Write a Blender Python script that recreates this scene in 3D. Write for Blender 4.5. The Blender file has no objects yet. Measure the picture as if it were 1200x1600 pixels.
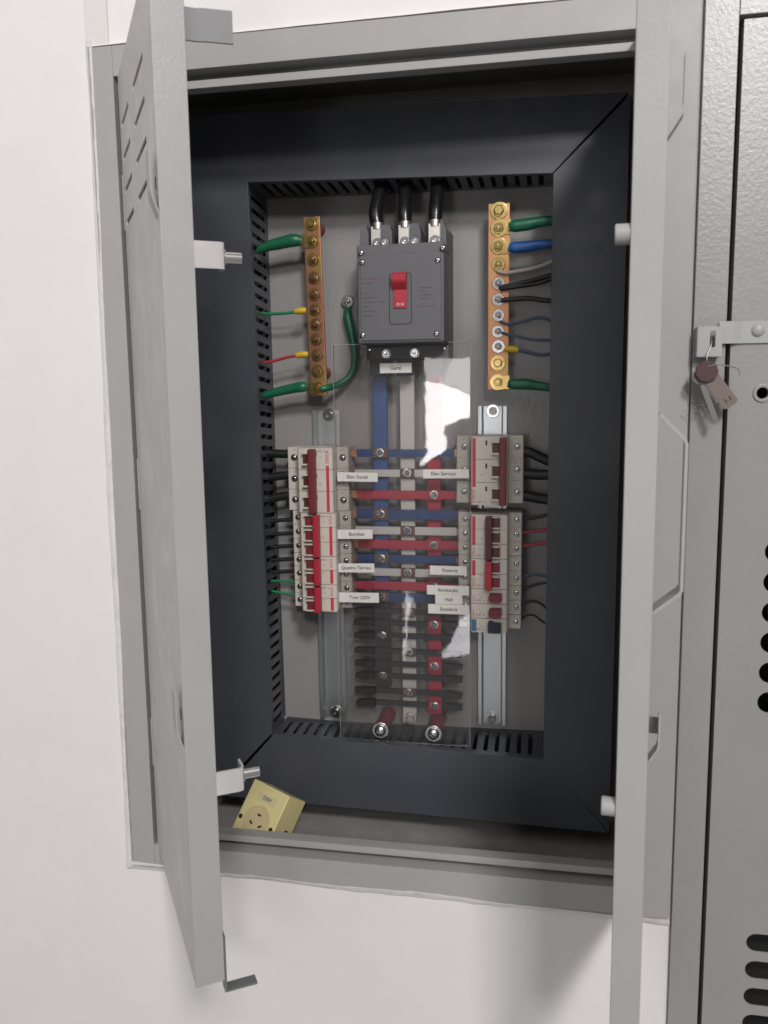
import bpy, bmesh, math, random
from mathutils import Vector, Matrix
random.seed(7)
C = bpy.context.scene.collection
SC = bpy.context.scene

# ------------------------------------------------------------------ camera
CAM = (166.73, -851.72, 90.75)                      # millimetres
YAW, PITCH, ROLL = 0.1884, -0.1354, -0.0127
def cam_axes():
    cy, sy, cp, sp = math.cos(YAW), math.sin(YAW), math.cos(PITCH), math.sin(PITCH)
    f = Vector((-sy*cp, cy*cp, sp)); r = Vector((cy, sy, 0)); u = r.cross(f)
    cr, sr = math.cos(ROLL), math.sin(ROLL)
    return r*cr + u*sr, u*cr - r*sr, f
r_, u_, f_ = cam_axes()
cd = bpy.data.cameras.new('camera'); cam = bpy.data.objects.new('camera', cd); C.objects.link(cam)
cam.matrix_world = Matrix(((r_.x, u_.x, -f_.x, CAM[0]*.001), (r_.y, u_.y, -f_.y, CAM[1]*.001),
                           (r_.z, u_.z, -f_.z, CAM[2]*.001), (0, 0, 0, 1)))
cd.sensor_fit = 'VERTICAL'; cd.sensor_height = 36; cd.sensor_width = 27; cd.lens = 29.25
cd.clip_start = .02; cd.clip_end = 50
cd.dof.use_dof = True; cd.dof.focus_distance = 1.0; cd.dof.aperture_fstop = 11
SC.camera = cam

# ------------------------------------------------------------------ world, lamps, exposure
w = bpy.data.worlds.new('World'); SC.world = w; w.use_nodes = True
bg = w.node_tree.nodes['Background']; bg.inputs[0].default_value = (1.0, .985, .98, 1); bg.inputs[1].default_value = .28
def area(name, loc, target, sx, sy, watts, col):
    l = bpy.data.lights.new(name, 'AREA'); l.shape = 'RECTANGLE'; l.size = sx; l.size_y = sy; l.energy = watts; l.color = col
    o = bpy.data.objects.new(name, l); C.objects.link(o); o.location = loc
    o.rotation_euler = (Vector(target) - Vector(loc)).to_track_quat('-Z', 'Y').to_euler()
    return o
area('ceiling_lamp', (1.2, -2.8, 2.1), (0, 0, 0), .46, .46, 80, (1, .968, .958))
area('ceiling_lamp', (1.23, -4.7, 2.1), (.2, 0, .1), .5, .5, 62, (1, .968, .958))
area('ceiling_fill', (-.9, -2.0, 2.1), (-.1, -.1, 0), 2.4, 2.0, 17, (1, .98, .975))  # broad fill lamp added for soft light from above
SC.view_settings.view_transform = 'Standard'; SC.view_settings.look = 'None'
SC.view_settings.exposure = -.10; SC.view_settings.gamma = 1
SC.render.engine = 'CYCLES'
SC.cycles.max_bounces = 8; SC.cycles.transparent_max_bounces = 12
SC.cycles.caustics_reflective = False; SC.cycles.caustics_refractive = False
SC.cycles.filter_width = 1.6
try: SC.cycles.use_denoising = True
except Exception: pass

# ------------------------------------------------------------------ materials
def nt(name):
    m = bpy.data.materials.new(name); m.use_nodes = True
    return m, m.node_tree.nodes, m.node_tree.links, m.node_tree.nodes['Principled BSDF']
def mat(name, col, rough=.5, metal=0., bump=None, var=None, rvar=None, coat=0., spec=None):
    """bump=(scale,distance_m,detail,strength)  var=(scale,colour2,lo,hi)"""
    m, N, L, b = nt(name)
    b.inputs['Base Color'].default_value = (*col, 1); b.inputs['Roughness'].default_value = rough
    b.inputs['Metallic'].default_value = metal
    if coat: b.inputs['Coat Weight'].default_value = coat; b.inputs['Coat Roughness'].default_value = .15
    if spec is not None: b.inputs['Specular IOR Level'].default_value = spec
    tc = N.new('ShaderNodeTexCoord')
    if bump:
        n = N.new('ShaderNodeTexNoise'); n.inputs['Scale'].default_value = bump[0]; n.inputs['Detail'].default_value = bump[2]
        L.new(tc.outputs['Object'], n.inputs['Vector'])
        bp = N.new('ShaderNodeBump'); bp.inputs['Distance'].default_value = bump[1]; bp.inputs['Strength'].default_value = bump[3]
        L.new(n.outputs['Fac'], bp.inputs['Height']); L.new(bp.outputs['Normal'], b.inputs['Normal'])
    if var:
        n = N.new('ShaderNodeTexNoise'); n.inputs['Scale'].default_value = var[0]; n.inputs['Detail'].default_value = 6
        n.inputs['Roughness'].default_value = .6
        L.new(tc.outputs['Object'], n.inputs['Vector'])
        cr = N.new('ShaderNodeValToRGB'); cr.color_ramp.elements[0].position = var[2]; cr.color_ramp.elements[1].position = var[3]
        cr.color_ramp.elements[0].color = (*col, 1); cr.color_ramp.elements[1].color = (*var[1], 1)
        L.new(n.outputs['Fac'], cr.inputs['Fac']); L.new(cr.outputs['Color'], b.inputs['Base Color'])
    if rvar:
        n = N.new('ShaderNodeTexNoise'); n.inputs['Scale'].default_value = rvar[0]; n.inputs['Detail'].default_value = 4
        L.new(tc.outputs['Object'], n.inputs['Vector'])
        mr = N.new('ShaderNodeMapRange'); mr.inputs[1].default_value = .3; mr.inputs[2].default_value = .7
        mr.inputs[3].default_value = rvar[1]; mr.inputs[4].default_value = rvar[2]
        L.new(n.outputs['Fac'], mr.inputs[0]); L.new(mr.outputs[0], b.inputs['Roughness'])
    return m
M = {}
M['wall'] = mat('white_wall_paint', (.735, .712, .703), .66, bump=(34, .0014, 7, .4), var=(9, (.71, .688, .68), .45, .75))
M['plaster'] = mat('rough_plaster', (.78, .76, .74), .75, bump=(160, .0012, 6, .7), var=(60, (.68, .66, .64), .45, .7))
M['paint'] = mat('grey_enamel_paint', (.345, .338, .332), .44, bump=(330, .0005, 2, .14), var=(14, (.36, .352, .342), .45, .75), rvar=(40, .38, .5), spec=.35)
M['paint_door'] = mat('worn_grey_door_enamel', (.485, .47, .468), .46, bump=(330, .0006, 2, .16), var=(13, (.58, .565, .56), .48, .7), rvar=(40, .38, .52), spec=.35)
M['paint_edge'] = mat('grey_door_edge_enamel', (.355, .348, .340), .40, bump=(330, .0006, 2, .34), var=(9, (.375, .367, .357), .4, .7), rvar=(40, .34, .48), spec=.4)
M['stop'] = mat('dark_grey_stop_steel', (.15, .152, .155), .5)
M['paint_second'] = mat('orange_peel_grey_enamel', (.285, .279, .272), .31, bump=(300, .0010, 2, .26), var=(7, (.305, .297, .288), .4, .7))
M['box'] = mat('dusty_grey_box_paint', (.27, .26, .247), .55, bump=(300, .0005, 2, .3), var=(22, (.33, .32, .305), .4, .75))
M['plate'] = mat('hammered_grey_plate_paint', (.285, .275, .27), .30, bump=(230, .0008, 2, .45), var=(25, (.30, .287, .277), .4, .7))
M['duct'] = mat('slate_duct_plastic', (.062, .066, .078), .38, bump=(500, .0002, 2, .2), var=(11, (.082, .086, .096), .52, .8), rvar=(12, .27, .42))
M['mccb'] = mat('dark_grey_breaker_plastic', (.112, .112, .120), .58, bump=(900, .0002, 2, .25))
M['mccb_line'] = mat('black_groove_plastic', (.016, .017, .018), .5)
M['cream'] = mat('cream_breaker_plastic', (.60, .55, .485), .48, bump=(700, .00015, 2, .2), var=(60, (.56, .515, .45), .4, .8))
M['cream_dk'] = mat('grey_print_ink', (.36, .33, .30), .6)
M['ink'] = mat('black_print_ink', (.03, .028, .028), .6)
M['red'] = mat('bright_red_plastic', (.40, .022, .04), .42)
M['darkred'] = mat('dark_red_plastic', (.17, .022, .026), .45)
M['maroon'] = mat('maroon_plastic', (.085, .02, .022), .45)
M['redink'] = mat('red_print_ink', (.52, .035, .06), .5)
M['blueink'] = mat('blue_print_ink', (.05, .16, .27), .5)
M['navy'] = mat('navy_plastic', (.012, .018, .035), .4)
M['copper'] = mat('tarnished_copper', (.46, .215, .12), .36, .8, bump=(260, .0002, 3, .3), var=(22, (.46, .31, .11), .45, .62))
M['bronze'] = mat('dull_bronze', (.42, .29, .17), .32, 1., var=(90, (.34, .22, .11), .4, .7))
M['brass'] = mat('brass', (.62, .47, .20), .27, 1., var=(90, (.50, .35, .13), .4, .7))
M['zinc'] = mat('bright_zinc', (.66, .66, .65), .24, 1., bump=(220, .0001, 2, .2))
M['nickel'] = mat('dull_nickel_nut', (.33, .32, .31), .34, 1.)
M['rail'] = mat('galvanised_rail', (.66, .69, .70), .38, 1., bump=(60, .0002, 2, .12))
M['tin'] = mat('tinned_copper_lug', (.66, .63, .58), .38, 1.)
M['barblue'] = mat('blue_bar_sleeve', (.04, .09, .26), .36)
M['branchblue'] = mat('dark_blue_branch_sleeve', (.026, .055, .165), .4, var=(60, (.035, .07, .19), .4, .7))
M['barwhite'] = mat('white_bar_sleeve', (.60, .57, .53), .42)
M['barred'] = mat('red_bar_sleeve', (.43, .032, .06), .4)
M['bardark'] = mat('black_bar_sleeve', (.022, .02, .021), .42)
M['padbrown'] = mat('dull_copper_pad', (.16, .10, .075), .5, .4)
M['insul'] = mat('red_resin_standoff', (.33, .055, .06), .45)
M['green'] = mat('green_cable_sleeve', (.012, .125, .062), .38, bump=(160, .0006, 3, .4))
M['greenw'] = mat('green_wire', (.02, .20, .085), .4)
M['blue'] = mat('blue_cable_sleeve', (.018, .10, .33), .36, bump=(160, .0006, 3, .4))
M['bluew'] = mat('dull_blue_wire', (.05, .075, .13), .42)
M['black'] = mat('black_cable_sleeve', (.010, .010, .011), .25, bump=(120, .0010, 3, .5))
M['blackw'] = mat('black_wire', (.014, .014, .015), .42)
M['redw'] = mat('red_wire', (.38, .035, .05), .42)
M['beige'] = mat('beige_wire', (.42, .35, .30), .5)
M['yellow'] = mat('yellow_ferrule', (.62, .42, .02), .4)
M['label'] = mat('label_paper', (.66, .64, .60), .5, var=(40, (.62, .60, .56), .4, .7))
M['socket'] = mat('yellowed_plastic', (.70, .61, .29), .42, var=(30, (.72, .64, .36), .4, .7))
M['socket_face'] = mat('greyed_yellow_plastic', (.58, .49, .27), .4)
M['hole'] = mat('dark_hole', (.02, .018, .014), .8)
M['hasp'] = mat('pale_grey_hasp_paint', (.36, .367, .36), .42, bump=(300, .0004, 2, .2))
M['keycap'] = mat('dark_red_key_tag', (.075, .036, .035), .35)
M['tag'] = mat('smoky_pink_tag_plastic', (.19, .15, .135), .3)
M['trunk'] = mat('off_white_trunking', (.66, .645, .625), .5)
m, N, L, b = nt('clear_acrylic')
N.remove(b); out = N['Material Output']
fr = N.new('ShaderNodeFresnel'); fr.inputs['IOR'].default_value = 1.49
tr = N.new('ShaderNodeBsdfTransparent'); tr.inputs[0].default_value = (.985, .98, .98, 1)
gl = N.new('ShaderNodeBsdfGlossy'); gl.inputs['Roughness'].default_value = .028
mx = N.new('ShaderNodeMixShader'); L.new(fr.outputs[0], mx.inputs[0]); L.new(tr.outputs[0], mx.inputs[1]); L.new(gl.outputs[0], mx.inputs[2])
tcn = N.new('ShaderNodeTexCoord'); nz = N.new('ShaderNodeTexNoise'); nz.inputs['Scale'].default_value = 16; nz.inputs['Detail'].default_value = 3
L.new(tcn.outputs['Object'], nz.inputs['Vector'])
bpn = N.new('ShaderNodeBump'); bpn.inputs['Distance'].default_value = .0004; bpn.inputs['Strength'].default_value = .35
L.new(nz.outputs['Fac'], bpn.inputs['Height']); L.new(bpn.outputs['Normal'], gl.inputs['Normal'])
df = N.new('ShaderNodeBsdfDiffuse'); df.inputs[0].default_value = (.8, .78, .78, 1)
mx2 = N.new('ShaderNodeMixShader'); mx2.inputs[0].default_value = .010; L.new(mx.outputs[0], mx2.inputs[1]); L.new(df.outputs[0], mx2.inputs[2])  # faint diffuse mixed in as the milky veil of reflected light
L.new(mx2.outputs[0], out.inputs['Surface']); M['acrylic'] = m
def emit(name, col, s):
    m, N, L, b = nt(name); N.remove(b); e = N.new('ShaderNodeEmission')
    e.inputs[0].default_value = (*col, 1); e.inputs[1].default_value = s
    L.new(e.outputs[0], N['Material Output'].inputs['Surface']); return m

# ------------------------------------------------------------------ mesh helpers (millimetres)
ORG = {}
def thing(name, label, cat, loc, group=None):
    o = bpy.data.objects.new(name, None); C.objects.link(o); o.empty_display_size = .02
    o.location = [v*.001 for v in loc]; o['label'] = label; o['category'] = cat
    if group: o['group'] = group
    ORG[o] = Vector(loc); return o
def tag(o, label, cat, group=None):
    o['label'] = label; o['category'] = cat
    if group: o['group'] = group
    return o
def link_mesh(name, me, material, parent=None, kind=None, label=None, org=None):
    o = bpy.data.objects.new(name, me); C.objects.link(o)
    me.materials.clear(); me.materials.append(material)
    base = ORG[parent] if parent else Vector(org or (0, 0, 0))
    me.transform(Matrix.Scale(.001, 4) @ Matrix.Translation(-base))
    if parent: o.parent = parent
    else: o.location = base*.001
    ORG[o] = base
    if kind: o['kind'] = kind
    if label: o['label'] = label
    return o
class MB:
    def __init__(s): s.bm = bmesh.new()
    def box(s, x0, x1, y0, y1, z0, z1, bev=0, seg=2):
        vs = [s.bm.verts.new((x, y, z)) for x in (x0, x1) for y in (y0, y1) for z in (z0, z1)]
        fs = [s.bm.faces.new([vs[i] for i in q]) for q in ((0, 1, 3, 2), (4, 6, 7, 5), (0, 4, 5, 1), (2, 3, 7, 6), (0, 2, 6, 4), (1, 5, 7, 3))]
        if bev:
            es = list({e for f in fs for e in f.edges})
            bmesh.ops.bevel(s.bm, geom=es, offset=bev, segments=seg, affect='EDGES', profile=.5)
        return s
    def ring(s, c, ax, r, n, ph=0.):
        ax = Vector(ax).normalized(); t = Vector((0, 0, 1)) if abs(ax.z) < .9 else Vector((1, 0, 0))
        a = ax.cross(t).normalized(); bb = ax.cross(a)
        return [s.bm.verts.new(Vector(c) + a*r*math.cos(ph + 2*math.pi*i/n) + bb*r*math.sin(ph + 2*math.pi*i/n)) for i in range(n)]
    def skin(s, rings, caps=True):
        n = len(rings[0])
        for A, B in zip(rings, rings[1:]):
            for i in range(n): s.bm.faces.new((A[i], A[(i+1) % n], B[(i+1) % n], B[i]))
        if caps: s.bm.faces.new(rings[0][::-1]); s.bm.faces.new(rings[-1])
        return s
    def cyl(s, p0, p1, r0, r1=None, n=20, ph=0.):
        ax = Vector(p1) - Vector(p0); r1 = r0 if r1 is None else r1
        return s.skin([s.ring(p0, ax, r0, n, ph), s.ring(p1, ax, r1, n, ph)])
    def lathe(s, c, ax, prof, n=20, ph=0.):
        c = Vector(c); ax = Vector(ax).normalized()
        return s.skin([s.ring(c + ax*d, ax, max(r, .02), n, ph) for d, r in prof])
    def tube(s, pts, rad, n=10, sub=6):
        P = [Vector(p) for p in pts]; R = rad if isinstance(rad, (list, tuple)) else [rad]*len(P)
        Q, RR = [], []
        for i in range(len(P)-1):
            p0 = P[max(i-1, 0)]; p1 = P[i]; p2 = P[i+1]; p3 = P[min(i+2, len(P)-1)]
            for k in range(sub):
                t = k/sub
                Q.append(.5*((2*p1) + (p2-p0)*t + (2*p0-5*p1+4*p2-p3)*t*t + (3*p1-p0-3*p2+p3)*t**3))
                RR.append(R[i] + (R[i+1]-R[i])*(t*t*(3-2*t)))
        Q.append(P[-1]); RR.append(R[-1])
        rings = []; a = None
        for i, q in enumerate(Q):
            d = (Q[min(i+1, len(Q)-1)] - Q[max(i-1, 0)]).normalized()
            if a is None:
                t = Vector((0, 0, 1)) if abs(d.z) < .9 else Vector((1, 0, 0)); a = d.cross(t).normalized()
            a = (a - d*a.dot(d)).normalized(); bb = d.cross(a)
            rings.append([s.bm.verts.new(q + (a*math.cos(2*math.pi*j/n) + bb*math.sin(2*math.pi*j/n))*RR[i]) for j in range(n)])
        return s.skin(rings)
    def prism(s, poly, axis, a0, a1, bev=0):
        def P(u, v, a): return {'x': (a, u, v), 'y': (u, a, v), 'z': (u, v, a)}[axis]
        A = [s.bm.verts.new(P(u, v, a0)) for u, v in poly]; B = [s.bm.verts.new(P(u, v, a1)) for u, v in poly]
        n = len(poly); fs = [s.bm.faces.new(A), s.bm.faces.new(B[::-1])]
        for i in range(n): fs.append(s.bm.faces.new((A[i], B[i], B[(i+1) % n], A[(i+1) % n])))
        if bev:
            es = list({e for f in fs for e in f.edges})
            bmesh.ops.bevel(s.bm, geom=es, offset=bev, segments=2, affect='EDGES', profile=.5)
        return s
    def sheet(s, pts, t, axis_lo, axis_hi):
        """bent strip: pts = list of (u,v) centre line, extruded in z from axis_lo to axis_hi, thickness t"""
        n = len(pts); nor = []
        for i in range(n):
            a = Vector(pts[max(i-1, 0)]); bq = Vector(pts[min(i+1, n-1)]); d = (bq-a).normalized(); nor.append(Vector((-d.y, d.x)))
        poly = [tuple(Vector(p) + m_*t/2) for p, m_ in zip(pts, nor)] + [tuple(Vector(p) - m_*t/2) for p, m_ in zip(pts[::-1], nor[::-1])]
        return s.prism(poly, 'z', axis_lo, axis_hi)
    def xform(s, mtx):
        bmesh.ops.transform(s.bm, matrix=mtx, verts=s.bm.verts); return s
    def build(s, name, material, parent=None, kind=None, label=None, org=None, smooth=38):
        bmesh.ops.recalc_face_normals(s.bm, faces=s.bm.faces)
        me = bpy.data.meshes.new(name); s.bm.to_mesh(me); s.bm.free()
        if smooth:
            me.polygons.foreach_set('use_smooth', [True]*len(me.polygons)); me.set_sharp_from_angle(angle=math.radians(smooth))
        o = link_mesh(name, me, material, parent, kind, label, org)
        if smooth:
            wn = o.modifiers.new('even_normals', 'WEIGHTED_NORMAL'); wn.keep_sharp = True; wn.weight = 80
        return o
def curve_mesh(outer, holes, th):
    cu = bpy.data.curves.new('outline', 'CURVE'); cu.dimensions = '2D'; cu.fill_mode = 'BOTH'; cu.extrude = th/2
    for loop in [outer] + holes:
        sp = cu.splines.new('POLY'); sp.points.add(len(loop)-1); sp.use_cyclic_u = True
        for p, (u, v) in zip(sp.points, loop): p.co = (u, v, 0, 1)
    o = bpy.data.objects.new('outline', cu); C.objects.link(o)
    me = bpy.data.meshes.new_from_object(o)
    bpy.data.objects.remove(o); bpy.data.curves.remove(cu); return me
def holed(name, outer, holes, th, fn, material, parent=None, kind=None, label=None, org=None):
    me = curve_mesh(outer, holes, th)
    for v in me.vertices: v.co = fn(v.co.x, v.co.y, v.co.z)
    bm = bmesh.new(); bm.from_mesh(me); bmesh.ops.remove_doubles(bm, verts=bm.verts, dist=.001)
    bmesh.ops.recalc_face_normals(bm, faces=bm.faces); bm.to_mesh(me); bm.free()
    me.polygons.foreach_set('use_smooth', [False]*len(me.polygons))
    return link_mesh(name, me, material, parent, kind, label, org)
def circle(cx, cy, r, n=24, sx=1.): return [(cx + sx*r*math.cos(2*math.pi*i/n), cy + r*math.sin(2*math.pi*i/n)) for i in range(n)]
def rrect(x0, x1, z0, z1, r, n=5):
    pts = []
    for cx, cz, a in ((x1-r, z1-r, 0), (x0+r, z1-r, 90), (x0+r, z0+r, 180), (x1-r, z0+r, 270)):
        for k in range(n+1):
            t = math.radians(a + 90*k/n); pts.append((cx + r*math.cos(t), cz + r*math.sin(t)))
    return pts
def lettering(text, size, fn, material, parent, name='lettering', th=.12, sx=1., bold=.012):
    cu = bpy.data.curves.new('text', 'FONT'); cu.body = text; cu.size = size; cu.extrude = th/2
    cu.offset = size*bold; cu.align_x = 'CENTER'; cu.align_y = 'CENTER'; cu.resolution_u = 3
    o = bpy.data.objects.new('text', cu); C.objects.link(o); me = bpy.data.meshes.new_from_object(o)
    bpy.data.objects.remove(o); bpy.data.curves.remove(cu)
    for v in me.vertices: v.co = fn(v.co.x*sx, v.co.y, v.co.z)
    return link_mesh(name, me, material, parent)
def flat_xz(cx, y, cz, deg=0):
    c, s_ = math.cos(math.radians(deg)), math.sin(math.radians(deg))
    return lambda u, v, w_: Vector((cx + u*c - v*s_, y - w_, cz + u*s_ + v*c))
def slug(mb, x, y, z, r, h, hexr=None, dome=False, washer=None):
    """fastener pointing to -y, standing on plane y"""
    return mb

def fastener(parent, x, y, z, wr, hr, hh, material, kind='nut', stud=True, wmat=None, name='bolt'):
    """washer (sub-part) + nut or screw head (part), axis towards the viewer's side (-y)"""
    k = MB(); top = y - 1.6
    if kind == 'nut':
        k.cyl((x, top, z), (x, top-hh*.8, z), hr, n=6, ph=random.random())
        k.lathe((x, top-hh*.8, z), (0, -1, 0), [(0, hr*.86), (hh*.2, hr*.7)], 18)
        if stud: k.lathe((x, top-hh, z), (0, -1, 0), [(0, hr*.5), (hh*.35, hr*.5), (hh*.5, hr*.36)], 14)
    elif kind == 'hex':
        k.lathe((x, top, z), (0, -1, 0), [(0, hr), (hh*.8, hr), (hh, hr*.82)], 6, random.random())
    elif kind == 'socket':
        k.skin([k.ring((x, top-d, z), (0, -1, 0), r, 18) for d, r in ((0, hr), (hh*.85, hr), (hh, hr*.85), (hh, hr*.55), (hh*.35, hr*.5), (hh*.3, .1))])
    elif kind == 'pan':
        k.lathe((x, top, z), (0, -1, 0), [(0, hr), (hh*.35, hr*.97), (hh*.75, hr*.75), (hh, hr*.3)], 18)
    o = k.build(name, material, parent)
    if wr:
        wb = MB().skin([]) if False else MB()
        wb.lathe((x, y, z), (0, -1, 0), [(0, wr), (1.2, wr), (1.6, wr*.94)], 24)
        w_ = wb.build('washer', wmat or material, None, org=ORG[parent]); w_.parent = o; w_.location = (0, 0, 0)
    return o
def screw(parent, x, y, z, r, material, name='screw', slot=True, deg=30):
    k = MB().lathe((x, y, z), (0, -1, 0), [(0, r), (r*.3, r*.95), (r*.55, r*.6)], 16)
    o = k.build(name, material, parent)
    if slot:
        c, s_ = math.cos(math.radians(deg)), math.sin(math.radians(deg)); q = MB()
        q.box(-r*.75, r*.75, -r*.62, -r*.42, -r*.13, r*.13); q.box(-r*.13, r*.13, -r*.625, -r*.43, -r*.75, r*.75)
        q.xform(Matrix.Translation((x, y, z)) @ Matrix.Rotation(math.radians(deg), 4, 'Y'))
        sl = q.build('drive_slot', M['ink'], None, org=ORG[parent]); sl.parent = o; sl.location = (0, 0, 0)
    return o

# ------------------------------------------------------------------ the setting: the wall
WY = 5.0
holed('wall', [(-1700, -1500), (306.8, -1500), (306.8, 1500), (-1700, 1500)],
      [[(-297, -456), (303, -456), (303, 456), (-297, 456)]], 4, lambda u, v, w_: Vector((u, WY + 2 - w_, v)), M['wall'], kind='structure')
# uneven plaster run up against the frame
def bead(path_in, path_out, name):
    k = MB(); n = len(path_in); rings = []
    for (a, b) in zip(path_in, path_out):
        rings.append([k.bm.verts.new((a[0], WY+1, a[1])), k.bm.verts.new((a[0], -.8, a[1])),
                      k.bm.verts.new((a[0]*.45+b[0]*.55, .6 + random.random()*1.2, a[1]*.45+b[1]*.55)), k.bm.verts.new((b[0], WY+.5, b[1]))])
    k.skin(rings); return k.build(name, M['plaster'], kind='structure', smooth=60)
def jl(a, b, n, j):
    ph = [random.uniform(0, 6.3) for _ in range(4)]; out = []
    for i in range(n+1):
        q = i/n; d = j*(.9*math.sin(3*q+ph[0]) + .7*math.sin(11*q+ph[1]) + .5*math.sin(23*q+ph[2])) + random.uniform(-.35, .35)*j
        p = (a[0]+(b[0]-a[0])*q, a[1]+(b[1]-a[1])*q); out.append((p[0] + (d if abs(b[1]-a[1]) > abs(b[0]-a[0]) else 0), p[1] + (0 if abs(b[1]-a[1]) > abs(b[0]-a[0]) else d)))
    return out
bead(jl((-299.5, 463), (-306, -457), 60, .6), jl((-309, 466), (-316, -464), 60, 1.0), 'plaster_edge')
bead(jl((-307, -454.5), (305.5, -457), 60, 1.5), jl((-316, -464), (306, -467), 60, 2.0), 'plaster_edge')
bead(jl((-304, 457.5), (306, 457.5), 40, .4), jl((-306, 461), (306, 461), 40, .8), 'plaster_edge')

# ------------------------------------------------------------------ the electrical cabinet
cab = thing('electrical_cabinet', 'grey recessed electrical cabinet with both doors standing open around the breakers', 'electrical cabinet', (0, 0, -457))
k = MB()
OX, OZ, IX, IZ, LX, LZ = 304.5, 457, 277, 426.5, 256, 411
def ringframe(k, ox, oz, ix, iz, y0, y1, bev=.8):
    k.box(-ox, -ix, y0, y1, -oz, oz, bev); k.box(ix, ox, y0, y1, -oz, oz, bev)
    k.box(-ix, ix, y0+.03, y1-.03, iz, oz, bev); k.box(-ix, ix, y0+.03, y1-.03, -oz, -iz, bev)
ringframe(k, OX, OZ, IX, IZ, 0, 24)
k.build('frame', M['paint'], cab)
k = MB(); ringframe(k, IX+.0, IZ+.0, LX+7, LZ+7, 22, 25, 0); ringframe(k, LX+8, LZ+8, LX, LZ, 9, 25, .8)
k.build('frame_lip', M['paint'], cab)
k = MB()
k.box(-300, 300, 206, 209, -463, 463); k.box(-303, -300, 25.1, 206, -463, 463); k.box(300, 303, 25.1, 206, -463, 463)
k.box(-300, 300, 25.1, 206, 460, 463); k.box(-300, 300, 25.1, 206, -463, -460)
k.build('box', M['box'], cab)
k = MB(); k.box(-285, 285, 193, 196, -440, 440, .8); k.build('mounting_plate', M['plate'], cab)
# knock-out cover on the box ceiling
k = MB(); k.box(-180, -125, 86, 130, 456.5, 459.9, 1); k.build('knockout_cover', M['box'], cab)

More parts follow.
